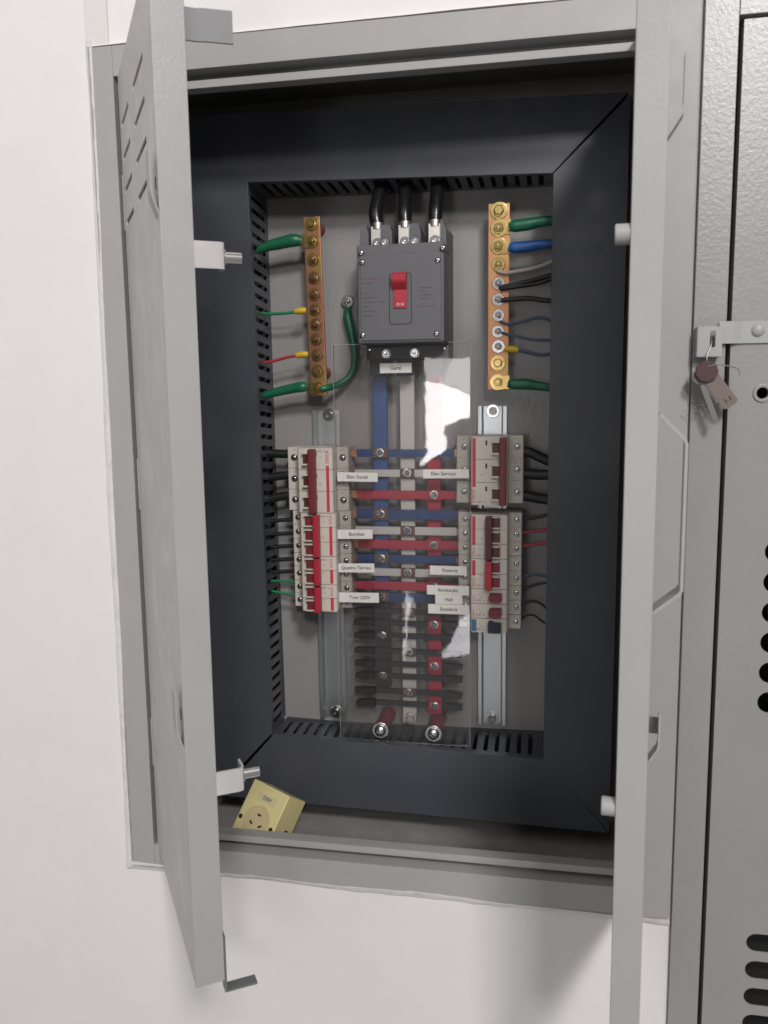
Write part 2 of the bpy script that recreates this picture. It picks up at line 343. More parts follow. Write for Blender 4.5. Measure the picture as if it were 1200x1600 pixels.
def door(side, hx, deg, W, t, label):
    """side -1 hinged left, +1 hinged right. local x runs from the hinge to the free edge, local y to the inside"""
    sg = -side
    org = Vector((hx, -2, 0)); rot = Matrix.Rotation(math.radians(-deg if side < 0 else deg), 4, 'Z')
    MX = Matrix.Translation(org) @ rot
    H = 424
    slots = []
    for z in (372, 339, 307, 275):
        for x0, x1 in ((18, 87), (128, 206)): slots.append(rrect(sg*x0 if sg > 0 else -x1, sg*x1 if sg > 0 else -x0, z-2.9, z+2.9, 2.4))
    def f(u, v, w_): return MX @ Vector((u, .75 + w_, v))
    o = holed('door', rrect(min(0, sg*W), max(0, sg*W), -H, H, 1.2, 2), slots, 1.5, f, M['paint_door'], cab, label=label)
    def flange(nm, mbx, mtl=M['paint_door'], **kw):
        mbx.xform(MX); q = mbx.build(nm, mtl, None, org=ORG[cab], **kw); q.parent = o; q.location = (0, 0, 0); return q
    def bx(k, x0, x1, *a, **kw):
        k.box(min(sg*x0, sg*x1), max(sg*x0, sg*x1), *a, **kw)
    k = MB(); bx(k, W-1.6, W+.4, -.2, t, -H-.2, H+.2, bev=.7); bx(k, W-15, W-1.7, t-1.8, t+.2, -H+.4, H-.4, bev=.7)
    bx(k, 0, W-1.7, 1.6, t, H-1.6, H-.1); bx(k, 0, W-1.7, 1.6, t, -H+.1, -H+1.6); bx(k, 0, 1.5, 1.6, t*.8, -H+1.7, H-1.7)
    flange('edge_flange', k, M['paint_edge'])
    # hinge knuckles
    for z in (300, 0, -300):
        k = MB(); k.cyl((sg*-3, 3, z-28), (sg*-3, 3, z+28), 3.6, n=12); flange('hinge', k)
    # latch lugs standing proud of the outer face
    for zc, hgt, pd in ((284, 46, 10.5), (-150, 34, 8)) if side > 0 else ((262, 44, 6), (-176, 46, 6)):
        k = MB(); lw = 15 if side > 0 else 20
        pts = [(zc+hgt/2, -pd), (zc-hgt*.18, -pd), (zc-hgt*.30, -pd+.9), (zc-hgt*.62, -.2)]
        for a, b_ in zip(pts, pts[1:]):
            q = [Vector((sg*(W-lw), a[1], a[0])), Vector((sg*(W-2), a[1], a[0])), Vector((sg*(W-2), b_[1], b_[0])), Vector((sg*(W-lw), b_[1], b_[0]))]
            vs = [k.bm.verts.new(v) for v in q] + [k.bm.verts.new(v + Vector((0, 1.1, .2))) for v in q]
            for ix in ((0, 1, 2, 3), (7, 6, 5, 4), (0, 4, 5, 1), (1, 5, 6, 2), (2, 6, 7, 3), (3, 7, 4, 0)): k.bm.faces.new([vs[i] for i in ix])
        flange('latch_lug', k, M['paint'])
        if side > 0 and zc < 0:
            k = MB(); bx(k, W-15, W-13.6, -pd+.9, .1, zc-2, zc+hgt*.3); flange('latch_bolt', k, M['stop'])  # dark plate added to stand for the dark hole in the latch
        k = MB(); bx(k, W-17, W-13, -.25, .0, zc-hgt*.1, zc+hgt*.1); flange('latch_slot', k, M['hole'])
    if side > 0:   # pull handle bent from flat bar
        pr = [(-1, 78), (-17.5, 61), (-19, 58), (-19, -43), (-17.5, -46), (-1, -60)]
        k = MB(); n = len(pr)
        rings = []
        for i, (yy, zz) in enumerate(pr):
            a = Vector(pr[max(i-1, 0)]); c_ = Vector(pr[min(i+1, n-1)]); d_ = (c_-a).normalized(); nn = Vector((d_.y, -d_.x))*1.1
            rings.append([k.bm.verts.new((sg*xx, yy + s_*nn.x, zz + s_*nn.y)) for xx, s_ in ((W-25, 1), (W-3, 1), (W-3, -1), (W-25, -1))])
        k.skin(rings); flange('pull_handle', k, M['paint'])
        for z in (198, -209):
            k = MB(); k.lathe((sg*(W-8), t, z), (0, 1, 0), [(0, 7), (9.5, 7), (10.2, 6.4)], 20); flange('lock_pin', k, M['paint'])
    else:
        for zc in (206.5, -238.5):
            k = MB(); k.sheet([(W-.8, t-3), (W-.8, t+20), (W-2, t+23), (W-4.5, t+24), (W-20, t+24)], 2, zc-10.5, zc+10.5); flange('lock_bracket', k)
            k = MB(); k.lathe((W-12, t+24.9, zc), (0, 1, 0), [(0, 7), (1.4, 7), (1.5, 5), (15, 5), (15.6, 4.5)], 18); flange('lock_roller', k, M['zinc'])
            k = MB(); k.lathe((W-12, t+22.9, zc), (0, -1, 0), [(0, 6), (2, 5.2), (3, 3)], 16); flange('lock_rivet', k, M['zinc'])
        k = MB(); k.sheet([(W-1, t-2), (W-1, t+9), (W+1, t+14), (W+4, t+36)], 2, 366, 390); flange('top_stop', k, M['stop'])
        k = MB(); k.box(W-14, W-2, t+.3, t+2.2, -437.9, -384); k.box(W-14, W-2, t+2.3, t+30, -438.2, -436.4, .4); flange('bottom_stop', k, M['stop'])
    return o
door(-1, -270.96, 57.05, 263, 25.6, 'left door with slots, opened part way')
door(1, 270.17, 84.16, 263, 21, 'right door with pull handle, seen edge on')

# ------------------------------------------------------------------ slotted wiring ducts
TLf, TRf, BRf, BLf = (-178, 345.5), (176.1, 334.8), (174.2, -345.2), (-169.5, -334.8)
TLb, TRb, BRb, BLb = (-177, 341), (176.5, 336), (175.2, -336), (-174.5, -341.5)
OTL, OTR, OBR, OBL = (-253, 424), (255, 412), (252, -431), (-248, -423)
YF, YB = 124, 192.6
def duct(name_label, f0, f1, o0, o1, b0, b1, pitch, slot, gap0, gap1):
    mid = ((f0[0]+f1[0])/2, (f0[1]+f1[1])/2)
    t = thing('wiring_duct', name_label, 'wiring duct', (mid[0], YB, mid[1]), 'slotted wiring ducts')
    F0, F1, O0, O1 = map(Vector, (f0, f1, o0, o1))
    d = (F1-F0).normalized(); od = (O1-O0).normalized()
    F0c, F1c, O0c, O1c = F0 + d*gap0, F1 - d*gap1, O0 + od*gap0*1.4, O1 - od*gap1*1.4
    n_in = Vector((d.y, -d.x))
    if n_in.dot(Vector((0, 0)) - Vector(mid)) < 0: n_in = -n_in
    k = MB(); e = n_in*1.0
    k.prism([tuple(F0c+e), tuple(F1c+e), tuple(O1c), tuple(O0c)], 'y', YF-2, YF, .5)
    # rounded fold of the cover down over the wall
    k.prism([tuple(F0c+e), tuple(F1c+e), tuple(F1c-e*.6), tuple(F0c-e*.6)], 'y', YF+.05, YF+6)
    k.build('cover', M['duct'], t)
    Ln = (F1-F0).length; holes = []; u = pitch
    while u < Ln - pitch*.6:
        holes.append(rrect(u-slot/2, u+slot/2, .14*68.6, .86*68.6, slot*.35, 2)); u += pitch
    B0, B1 = Vector(b0), Vector(b1)
    def fn(u, v, w_):
        s_ = u/Ln; tt = v/68.6
        p = (F0.lerp(F1, s_)).lerp(B0.lerp(B1, s_), tt) - n_in*(w_ + .8)
        return Vector((p.x, YF + .2 + tt*(YB-YF-.2), p.y))
    holed('side_wall', [(0, 0), (Ln, 0), (Ln, 68.6), (0, 68.6)], holes, 1.6, fn, M['duct'], t)
    k = MB(); w2 = e*1.4
    k.prism([tuple(O0c-n_in*0), tuple(O1c), tuple(O1c+w2), tuple(O0c+w2)], 'y', YF+.2, YB); k.build('outer_wall', M['duct'], t)
    k = MB(); k.prism([tuple(F0-n_in*3), tuple(F1-n_in*3), tuple(O1c+w2*2), tuple(O0c+w2*2)], 'y', YB-2, YB-.1); k.build('base', M['duct'], t)
    return t
duct('horizontal slotted duct along the top of the panel, above the black cables', TLf, TRf, OTL, OTR, TLb, TRb, 13.6, 5.5, .4, 1.6)
duct('horizontal slotted duct along the bottom of the panel, above the yellow socket', BLf, BRf, OBL, OBR, BLb, BRb, 13.6, 5.2, 2.6, .5)
duct('tall slotted duct on the left of the panel beside the left open door', TLf, BLf, OTL, OBL, TLb, BLb, 14.2, 5.8, .4, 2.6)
duct('tall slotted duct on the right of the panel beside the right open door', TRf, BRf, OTR, OBR, TRb, BRb, 14.2, 5.8, 1.6, .5)

# ------------------------------------------------------------------ DIN rails
def rail(label, xc, ztop, zbot, xs, lean):
    t = thing('din_rail', label, 'mounting rail', (xc, 193, zbot), 'steel mounting rails')
    k = MB(); y0, y1 = 192.5, 185
    prof = [(-17.5, y1), (-13.2, y1), (-11, y0-1), (11, y0-1), (13.2, y1), (17.5, y1),
            (17.5, y1+1.1), (14, y1+1.1), (12, y0), (-12, y0), (-14, y1+1.1), (-17.5, y1+1.1)]
    k.prism([(xc+x, y) for x, y in prof], 'z', zbot, ztop)
    sh = Matrix.Identity(4); sh[0][2] = lean
    k.xform(Matrix.Translation((0, 0, ztop)) @ sh @ Matrix.Translation((0, 0, -ztop)))
    k.build('rail', M['rail'], t, smooth=20)
    for z in (ztop-6, zbot+8): fastener(t, xc+xs + lean*(z-ztop), 191.4, z, 8.2, 4.8, 4, M['nickel'], 'socket', wmat=M['zinc'])
    return t
rail('left galvanised mounting rail behind the four left breakers', -104.8, 77, -334, 2.5, -.003)
rail('right galvanised mounting rail behind the breakers on the right, shiny', 106.2, 80, -330, .4, -.003)

# ------------------------------------------------------------------ moulded case circuit breaker
t = thing('main_circuit_breaker', 'large dark grey main breaker with one red toggle reading ON', 'circuit breaker', (8, 193, 137))
X0, X1 = -41.5, 57.6
k = MB()
k.box(X0, X1, 150, 192.8, 138, 286, 1); k.box(X0+.4, X1-.4, 118, 150.2, 153.5, 262, 1.2)
k.box(X0, X1, 141, 150.1, 137.5, 153.6, 1)
for a, b_, h in ((X0, X0+9.5, 288), (-17.6, -4.5, 287), (15.5, 28.5, 287), (X1-6.5, X1, 291)):
    k.prism([(a, 256), (b_, 256), (b_, h-9), (b_-2.5, h), (a+1, h), (a, h-3)] if a < 50 else [(a, 256), (b_, 256), (b_, h-12), (a+1.5, h), (a, h-2)], 'y', 116, 152)
k.build('body', M['mccb'], t)
k = MB(); k.box(X0, X1, 96, 118.2, 153, 262.5, 2.2, 3); k.build('cover', M['mccb'], t)
k = MB(); k.box(X0+3.5, X1-3.5, 94.2, 96.4, 156, 251, 1.2, 2); k.build('front_plate', M['mccb'], t)
holed('toggle_groove', rrect(-4.8, 21.2, 173.5, 229.8, 4), [rrect(-3.9, 20.3, 174.4, 228.9, 3.4)], .35, flat_xz(0, 94.1, 0), M['mccb_line'], t)
k = MB(); k.box(.6, 15.6, 92.6, 95, 191.5, 214, .4); k.prism([(92.6, 211.5), (86.5, 217.5), (84.5, 221), (84.5, 227.5), (86.5, 229.5), (94, 229)], 'x', -.2, 16); k.build('toggle', M['red'], t)
lettering('O N', 4.4, flat_xz(8.2, 92.4, 195.3), M['label'], t)
for x, z in ((-36.3, 253.4), (-35.2, 243), (56, 255), (50.4, 242), (-36, 162.8), (49, 162)):
    k = MB(); k.lathe((x, 94.15, z), (0, -1, 0), [(0, 3.4), (.12, 3.4)], 18); k.build('screw_recess', M['mccb_line'], t)
    screw(t, x, 94.0, z, 2.5, M['zinc'], deg=random.randint(0, 90))
for x in (-11.6, 22.6): fastener(t, x, 116, 266.6, 0, 5.2, 4.5, M['zinc'], 'socket', name='mounting_bolt')
for x in (-17.4, 17.1): fastener(t, x, 141, 144, 5.6, 4.6, 4, M['zinc'], 'socket', name='mounting_bolt')
for x, z in ((-40, 150), (50.8, 150)): screw(t, x+2, 141, z-1, 2, M['zinc'], slot=False)
for x in (-22.8, 9.3, 43.9):
    k = MB(); k.box(x-10, x+10, 148.9, 150, 258, 286); k.build('terminal_pocket', M['mccb_line'], t)
for x in (-30, 3.5, 37.5):
    k = MB(); k.box(x-9.5, x+9.5, 149.2, 153, 118, 137.4); k.build('terminal_pocket', M['mccb_line'], t)
# small printed lines on the front plate
PB = mat('dull_grey_print', (.070, .068, .071), .6); PR = mat('faded_red_print', (.13, .07, .078), .6)
for x0, x1, z in [(-36, -24, 220), (-36, -28, 209), (-36, -19, 204), (-36, -22, 199), (-36, -26, 194), (-36, -20, 189), (-36, -24, 184), (-16, -10, 199), (30, 44, 213), (30, 38, 209), (33, 44, 205), (30, 41, 201)]:
    k = MB(); k.box(x0, x1, 94.05, 94.18, z-.5, z+.5); k.build('print_line', PB, t)
for x0, x1, z in [(-36, -12, 225), (28, 48, 193), (-37, -35, 180.5)]:
    k = MB(); k.box(x0, x1, 94.05, 94.18, z-.5, z+.5); k.build('print_line', PR, t)

# incoming cables with tinned lugs
for i, (x, xt, mid, lab) in enumerate(((-22.8, -21, -26, 'left black feeder cable dropping from the top duct into the main breaker'),
                                  (9.3, 6, 8, 'middle black feeder cable dropping from the top duct into the main breaker'),
                                  (43.9, 45, 44, 'right black feeder cable dropping from the top duct into the main breaker'))):
    c = thing('feeder_cable', lab, 'cable', (x, 135, 262), 'black feeder cables')
    k = MB(); k.tube([(x, 128, 287), (mid, 131, 303), ((mid+xt)/2, 140, 325), (xt, 152, 346), (xt, 158, 372)], [7.6, 8.2, 8, 8.6, 8.6], 16); k.build('sleeve', M['black'], c)
    k = MB(); k.box(x-7.4, x+7.4, 121.5, 125, 260.5, 287, .6); k.lathe((x, 126.5, 284), (0, .05, 1), [(0, 7), (7, 7.3)], 18); k.build('lug', M['tin'], c)
    fastener(c, x+.6, 121.5, 267.8, 6.2, 4.6, 4.2, M['zinc'], 'socket')

# ------------------------------------------------------------------ phase bars and branch bars
def vbar(x, w_, z0, z1, m_, lab, topm):
    t = thing('phase_bar', lab, 'busbar', (x, 172, z0), 'vertical phase bars')
    k = MB(); k.box(x-w_/2, x+w_/2, 167, 173, z0, 119.5, .8); k.build('sleeve', m_, t)
    if m_ is M['barblue']:
        k = MB(); k.box(x-w_/2-.6, x+w_/2+.6, 166.6, 173.4, z0-1, -168, .5); k.build('dark_sleeve', M['bardark'], t)  # lower end of the blue bar made black
    k = MB(); k.box(x-w_/2+1, x+w_/2-1, 168, 172, 119.6, 138, .4); k.build('bare_end', M['tin'], t)
    fastener(t, x-.2 if x < 0 else x+1.5, 168, 130.5, 6.6, 4.7, 6, M['zinc'], 'socket')
    return t
vbar(-31, 18, -278, 0, M['barblue'], 'blue vertical phase bar below the left side of the main breaker', None)
v = vbar(3, 18, -326, 0, M['barwhite'], 'white vertical phase bar down the middle below the main breaker', None)
fastener(v, 4.6, 167, -319, 8, 5.5, 5, M['tin'], 'hex')
vbar(36, 17, -312, 0, M['barred'], 'red vertical phase bar under the bright reflection on the acrylic', None)
BX = {'b': -30.2, 'w': 3.4, 'r': 36.6}
rows = [(24, 'b', 9.5, 'branchblue', 'first from the top, blue'), (-1.5, 'w', 9, 'barwhite', 'first white one, level with the top pair of labels'),
        (-27.5, 'r', 10.5, 'barred', 'first red one, below the top pair of labels'), (-53, 'b', 12, 'branchblue', 'second blue one, just above the first lower white one'),
        (-73, 'w', 9.8, 'barwhite', 'second white one, level with the Bombas label'), (-91, 'r', 11, 'barred', 'second red one, just below the Bombas label'),
        (-109, 'b', 10.5, 'branchblue', 'third blue one, just above the Reserva label'), (-126.3, 'w', 9.6, 'barwhite', 'third white one, level with the Reserva label'),
        (-144, 'r', 10.5, 'barred', 'third red one, just below the Reserva label'), (-159, 'b', 10.5, 'branchblue', 'fourth blue one, level with the Hall label')]
spare = [(-177, 'w'), (-192, 'r'), (-208.5, 'b'), (-229, 'w'), (-246, 'r'), (-262, 'b'), (-282.5, 'w'), (-298.5, 'r')]
for z, ph, h, m_, lab in rows:
    xl, xr = -66, 68
    t = thing('branch_bar', 'horizontal branch bar under the acrylic, ' + lab, 'busbar', (0, 163, z), 'horizontal branch bars')
    x = BX[ph]; k = MB()
    a, b_ = x-9, x+9
    z += random.uniform(-.5, .5); e1, e2 = xl + random.uniform(2, 7), xr - random.uniform(2, 6)
    k.box(e1, a, 160, 164.4, z-h/2, z+h/2, .7); k.box(b_, e2, 160, 164.4, z-h/2 + random.uniform(-.4, .4), z+h/2 + random.uniform(-.4, .4), .7)
    k.build('sleeve', M[m_], t)
    for q0, q1 in ((xl-2, e1-.05), (e2+.05, xr+2)):
        q = MB(); q.box(q0, q1, 160.6, 163.8, z-h/2+.7, z+h/2-.7); q.build('bare_end', M['copper'], t)
    k = MB(); k.box(a-.2, b_+.2, 161, 163.8, z-h/2-1.2, z+h/2+1.2, .4); k.box(x-8, x+8, 164, 167, z-5, z+5); k.build('joint', M['padbrown'] if ph != 'r' else M['barred'], t)
    fastener(t, x, 161, z+.8, 5.4, 4.2, 4.4, M['nickel'], 'nut', wmat=M['zinc'])
ordn = ['first', 'second', 'third', 'fourth', 'fifth', 'sixth', 'seventh', 'eighth']
for i, (z, ph) in enumerate(spare):
    t = thing('branch_bar', 'spare black branch bar below the breakers, %s from the top of the eight' % ordn[i], 'busbar', (0, 163, z), 'horizontal branch bars')
    x = BX[ph]; h = 11.5; k = MB()
    for s_, e, xb in ((-1, -66 + random.uniform(-1, 1), -41), (1, 72, 50)):
        h0, h1 = 9 + random.random(), 5.2 + random.random(); zz = z + random.uniform(-.6, .6)
        k.prism([(xb, z-h0/2), (e-s_*9, zz-h0/2+.8), (e, zz-h1/2), (e, zz+h1/2), (e-s_*9, zz+h0/2-.6), (xb, z+h0/2)], 'y', 156.5 - random.random()*2, 165)
    k.box(-40.9, x-8.6, 160.5, 164.5, z-3.3, z+3.3); k.box(x+8.6, 49.9, 160.5, 164.5, z-3.3, z+3.3)
    k.build('sleeve', M['bardark'], t)
    k = MB(); k.box(x-8.4, x+8.4, 161, 164.5, z-6.4, z+4.5, .4)
    k.build('joint', {'b': M['bardark'], 'w': M['padbrown'], 'r': M['barred']}[ph], t)
    fastener(t, x, 161, z+.5, 5.2, 4.1, 4.2, M['nickel'], 'nut', wmat=M['zinc'])
# clear plastic clip tabs beside the white bar
# ------------------------------------------------------------------ earth and neutral bars
def gbar(xc, w_, z0, z1, lean, bolts, lab):
    t = thing('copper_terminal_bar', lab, 'terminal bar', (xc, 193, z0), 'copper terminal bars')
    sh = Matrix.Identity(4); sh[0][2] = lean
    S = Matrix.Translation((0, 0, z1)) @ sh @ Matrix.Translation((0, 0, -z1))
    k = MB(); k.box(xc-w_/2, xc+w_/2, 157.5, 162.5, z0, z1, .7); k.xform(S); k.build('bar', M['copper'], t)
    for z in (z1-9, z0+29 if lean else z0+30):
        k = MB(); k.lathe((xc + lean*(z-z1), 162.6, z), (0, 1, 0), [(0, 7.5), (4, 8), (15, 7), (26, 8), (30.2, 8)], 20); k.build('standoff', M['insul'], t)
    for z, m_, kd, wr in bolts:
        fastener(t, xc + lean*(z-z1) + random.uniform(-.3, .3), 157.5, z, wr, wr*.6, 5, M['nickel'] if m_ == 'zinc' else M[m_], kd, wmat=M[m_])
    return t
gbar(-110.5, 20.5, 95.5, 309.5, -.021, [(301, 'brass', 'hex', 8.2), (280.5, 'brass', 'nut', 8), (259, 'brass', 'nut', 7.6), (237.5, 'bronze', 'nut', 7.4), (217.5, 'bronze', 'nut', 7.2),
     (199.5, 'bronze', 'nut', 7.2), (182, 'bronze', 'nut', 7.2), (164, 'bronze', 'nut', 7.2), (145, 'bronze', 'nut', 7.2), (125.5, 'brass', 'hex', 8), (104.5, 'brass', 'nut', 7.8)],
     'slightly leaning copper terminal bar left of the main breaker with yellow ferrules on it')
gbar(114.3, 24.6, 99.5, 313, 0, [(304.5, 'brass', 'hex', 10), (285, 'brass', 'nut', 10), (265, 'brass', 'nut', 9.6), (244, 'brass', 'nut', 8), (222.5, 'zinc', 'nut', 7.4),
     (204, 'zinc', 'nut', 7.4), (186, 'zinc', 'nut', 7), (167.5, 'zinc', 'nut', 7.2), (150, 'zinc', 'nut', 7.6), (131, 'brass', 'hex', 9), (108.5, 'brass', 'nut', 9.6)],
     'copper terminal bar right of the main breaker with bright washers, blue cable on it')

# ------------------------------------------------------------------ wires
def wire(lab, pts, rad, m_, cat='wire', group=None, lug=None, ferr=None, n=10):
    t = thing('cable' if cat == 'cable' else 'wire', lab, cat, pts[0], group)
    k = MB(); k.tube(pts, rad, n); k.build('sleeve' if cat == 'cable' else 'insulation', M[m_], t)
    if lug:
        k = MB(); x0, x1, z0, z1, y = lug; k.box(min(x0, x1), max(x0, x1), y-1.4, y-.05, z0, z1, .3); k.build('lug', M['brass'], t)
    if ferr:
        k = MB(); k.tube(ferr, [3.6, 4.2, 3.4], 12); k.build('ferrule', M['yellow'], t)
    return t
Y = 154
wire('thick green earth cable at the top of the left copper bar', [(-122, Y, 281), (-132, Y-1, 282), (-150, Y, 279.5), (-168, Y, 276), (-186, 156, 270), (-215, 160, 262)], [5.5, 7.8, 7.2, 6, 4.6, 4.4], 'green', 'cable', 'green earth cables', lug=(-124, -112, 273, 289, 157.4))
wire('thick green earth cable at the foot of the left copper bar', [(-119, Y, 106), (-126, Y-1, 106.5), (-140, Y, 104.5), (-155, Y, 101.5), (-170, Y, 98), (-186, 156, 93), (-214, 160, 80)], [4.5, 6.8, 6.2, 5.8, 5, 4.8, 4.6], 'green', 'cable', 'green earth cables', lug=(-121, -110, 97, 112, 157.4))
t = wire('green earth jumper curving from the bolt beside the main breaker to the left copper bar', [(-73, 186, 203), (-73.5, 183, 193), (-70, 181, 178), (-65.5, 180, 153), (-66, 180, 132), (-72, 178, 118), (-84, 170, 109), (-97, 158, 104.5), (-104, 156.4, 104)], [4.2, 6, 5.8, 4.4, 4.4, 4.4, 4.4, 4.2, 4], 'green', 'cable', 'green earth cables')
fastener(t, -74.5, 188, 211.5, 7.6, 5, 5, M['zinc'], 'nut', name='earth_stud')
k = MB(); k.box(-79, -69, 188, 192.8, 206, 217); k.build('stud_base', M['zinc'], t)
wire('thin green wire with yellow ferrule on the left copper bar', [(-130, 155, 198), (-145, 155, 196.5), (-168, 156, 196.5), (-190, 158, 199)], [1.9]*4, 'greenw', ferr=[(-119, 155.8, 199), (-126, 155, 198.6), (-133, 155, 198)])
wire('thin red wire with yellow ferrule on the left copper bar', [(-131, 155, 145), (-145, 155, 143), (-160, 155, 139.5), (-174, 155, 137), (-192, 158, 136)], [1.9]*5, 'redw', ferr=[(-118, 155.8, 146), (-125, 155, 146), (-133, 155, 145)])
wire('thick green cable on the second bolt of the right copper bar', [(126, Y, 285), (133, Y, 286), (146, Y, 287), (160, Y, 289), (177, Y, 290), (205, 158, 291)], [4.5, 7, 7, 6.2, 5.6, 5.4], 'green', 'cable', 'green earth cables', lug=(114, 128, 277.5, 294.5, 157.4))
wire('thick blue cable on the third bolt of the right copper bar', [(126, Y, 263), (133, Y, 262), (148, Y, 262.5), (162, Y, 264), (177, Y, 264.5), (205, 158, 264)], [4.5, 6.6, 6.6, 5.6, 5, 5], 'blue', 'cable', None, lug=(114, 127.5, 256, 272, 157.4))
wire('beige wire on the fourth bolt of the right copper bar', [(113, 156, 237), (124, Y, 234), (150, Y, 237), (166, Y, 241), (179, 155, 246), (205, 160, 252)], [2.4]*6, 'beige')
wire('upper of two black wires leaving the fifth bolt of the right copper bar', [(115, 156, 218), (127, Y, 219), (150, Y, 223.5), (179, 155, 230), (205, 160, 233)], [2.8]*5, 'blackw')
wire('lower of two black wires leaving the fifth bolt of the right copper bar', [(117, 155, 216), (128, 152.6, 217), (150, Y, 219.5), (165, Y, 222), (179, 155, 226), (205, 160, 226)], [2.6]*6, 'blackw')
wire('single black wire on the sixth bolt of the right copper bar', [(116, 156, 203), (127, Y, 203.5), (150, Y, 204), (165, Y, 201.5), (179, 155, 200.5), (205, 160, 201)], [2.8]*6, 'blackw')
wire('thin blue wire arching from the seventh bolt of the right copper bar', [(116, 156, 179), (126, Y, 175.5), (140, Y, 177.5), (156, Y, 181.5), (168, Y, 181), (180, 155, 176), (205, 160, 170)], [1.7]*7, 'bluew')
wire('thin blue wire from the eighth bolt of the right copper bar', [(116, 156, 167), (126, Y, 163.5), (150, Y, 157.5), (166, Y, 156), (180, 155, 156.5), (205, 160, 158)], [1.6]*6, 'bluew')
wire('blue wire with yellow ferrule on the right copper bar', [(136, 155, 146), (150, Y, 142), (164, Y, 139), (180, 155, 140.5), (205, 160, 143)], [1.9]*5, 'bluew', ferr=[(122, 155.8, 147), (129, 155, 146.6), (138, 155, 145.6)])
wire('thick green cable at the foot of the right copper bar', [(126, Y, 106.5), (133, Y, 105.5), (147, Y, 105.5), (160, Y, 103.5), (178, Y, 101), (205, 158, 100)], [4.5, 6.4, 6.8, 5.6, 5, 5], 'green', 'cable', 'green earth cables', lug=(114, 128, 100, 116, 157.4))
for i, (z0, z1) in enumerate(((26, 14), (0, -2), (-27, -32))):
    wire('%s black supply cable on the right side of the top right breaker' % ('top', 'middle', 'lowest')[i], [(142, 158, z0), (152, 158, z0-1), (165, 158, (z0+z1)/2-1), (178, 158, z1), (205, 160, z1-4)], [6.2]*5, 'blackw', 'cable', 'black breaker cables', n=14)
for lab, m_, pts, r in (('thin black wire on the top pole of the second right breaker', 'blackw', [(143, -55.5), (160, -54), (177, -50), (205, -46)], 1.9),
                        ('upper thin red wire on the right of the second right breaker', 'redw', [(143, -72.5), (160, -70), (177, -67.5), (205, -66)], 1.9),
                        ('lower thin red wire on the right of the second right breaker', 'redw', [(143, -89), (160, -86.5), (177, -84), (205, -83)], 1.9),
                        ('thin blue wire on the right of the two-pole right breaker', 'bluew', [(143, -126.5), (160, -124), (177, -125), (205, -124)], 1.7),
                        ('thin black wire beside the upper single-pole right breaker', 'blackw', [(143, -144), (152, -139.5), (165, -135), (179, -133), (205, -131)], 1.7),
                        ('thin black wire humped beside the lower single-pole right breaker', 'blackw', [(143, -162), (153, -158), (162, -157), (170, -161), (179, -167), (205, -170)], 1.7),
                        ('thin black wire beside the bottom breaker with the navy toggle', 'blackw', [(143, -181), (152, -174.5), (161, -175), (169, -181), (179, -185), (205, -187)], 1.4)):
    wire(lab, [(x, 157, z) for x, z in pts], [r]*len(pts), m_)
for i, (z0, z1) in enumerate(((23, 24), (-4, -8), (-30, -36))):
    wire('%s black supply cable on the left of the top left breaker' % ('top', 'middle', 'lowest')[i], [(-142, 159, z0), (-152, 159, z0), (-168, 159, (z0+z1)/2), (-182, 159, z1), (-212, 160, z1-5)], [5.6]*5, 'blackw', 'cable', 'black breaker cables', n=14)
for i, z0 in enumerate((-60, -77.5, -94, -111, -127)):
    wire('thin black wire on the left of the left breakers, %s from the top' % ordn[i], [(-138, 159, z0), (-150, 159, z0-1), (-166, 158, z0-2), (-180, 158, z0-3), (-210, 160, z0-3)], [2.6]*5, 'blackw', 'wire', 'black wires of the left breakers')
wire('upper thin green wire on the left of the lowest left breaker', [(-138, 156, -141), (-150, 156, -140.6), (-172, 156, -140.8), (-205, 160, -143)], [1.8]*4, 'greenw')
wire('lower thin green wire on the left of the lowest left breaker', [(-138, 156, -159), (-150, 156, -158), (-172, 156, -154.5), (-205, 160, -152)], [1.8]*4, 'greenw')

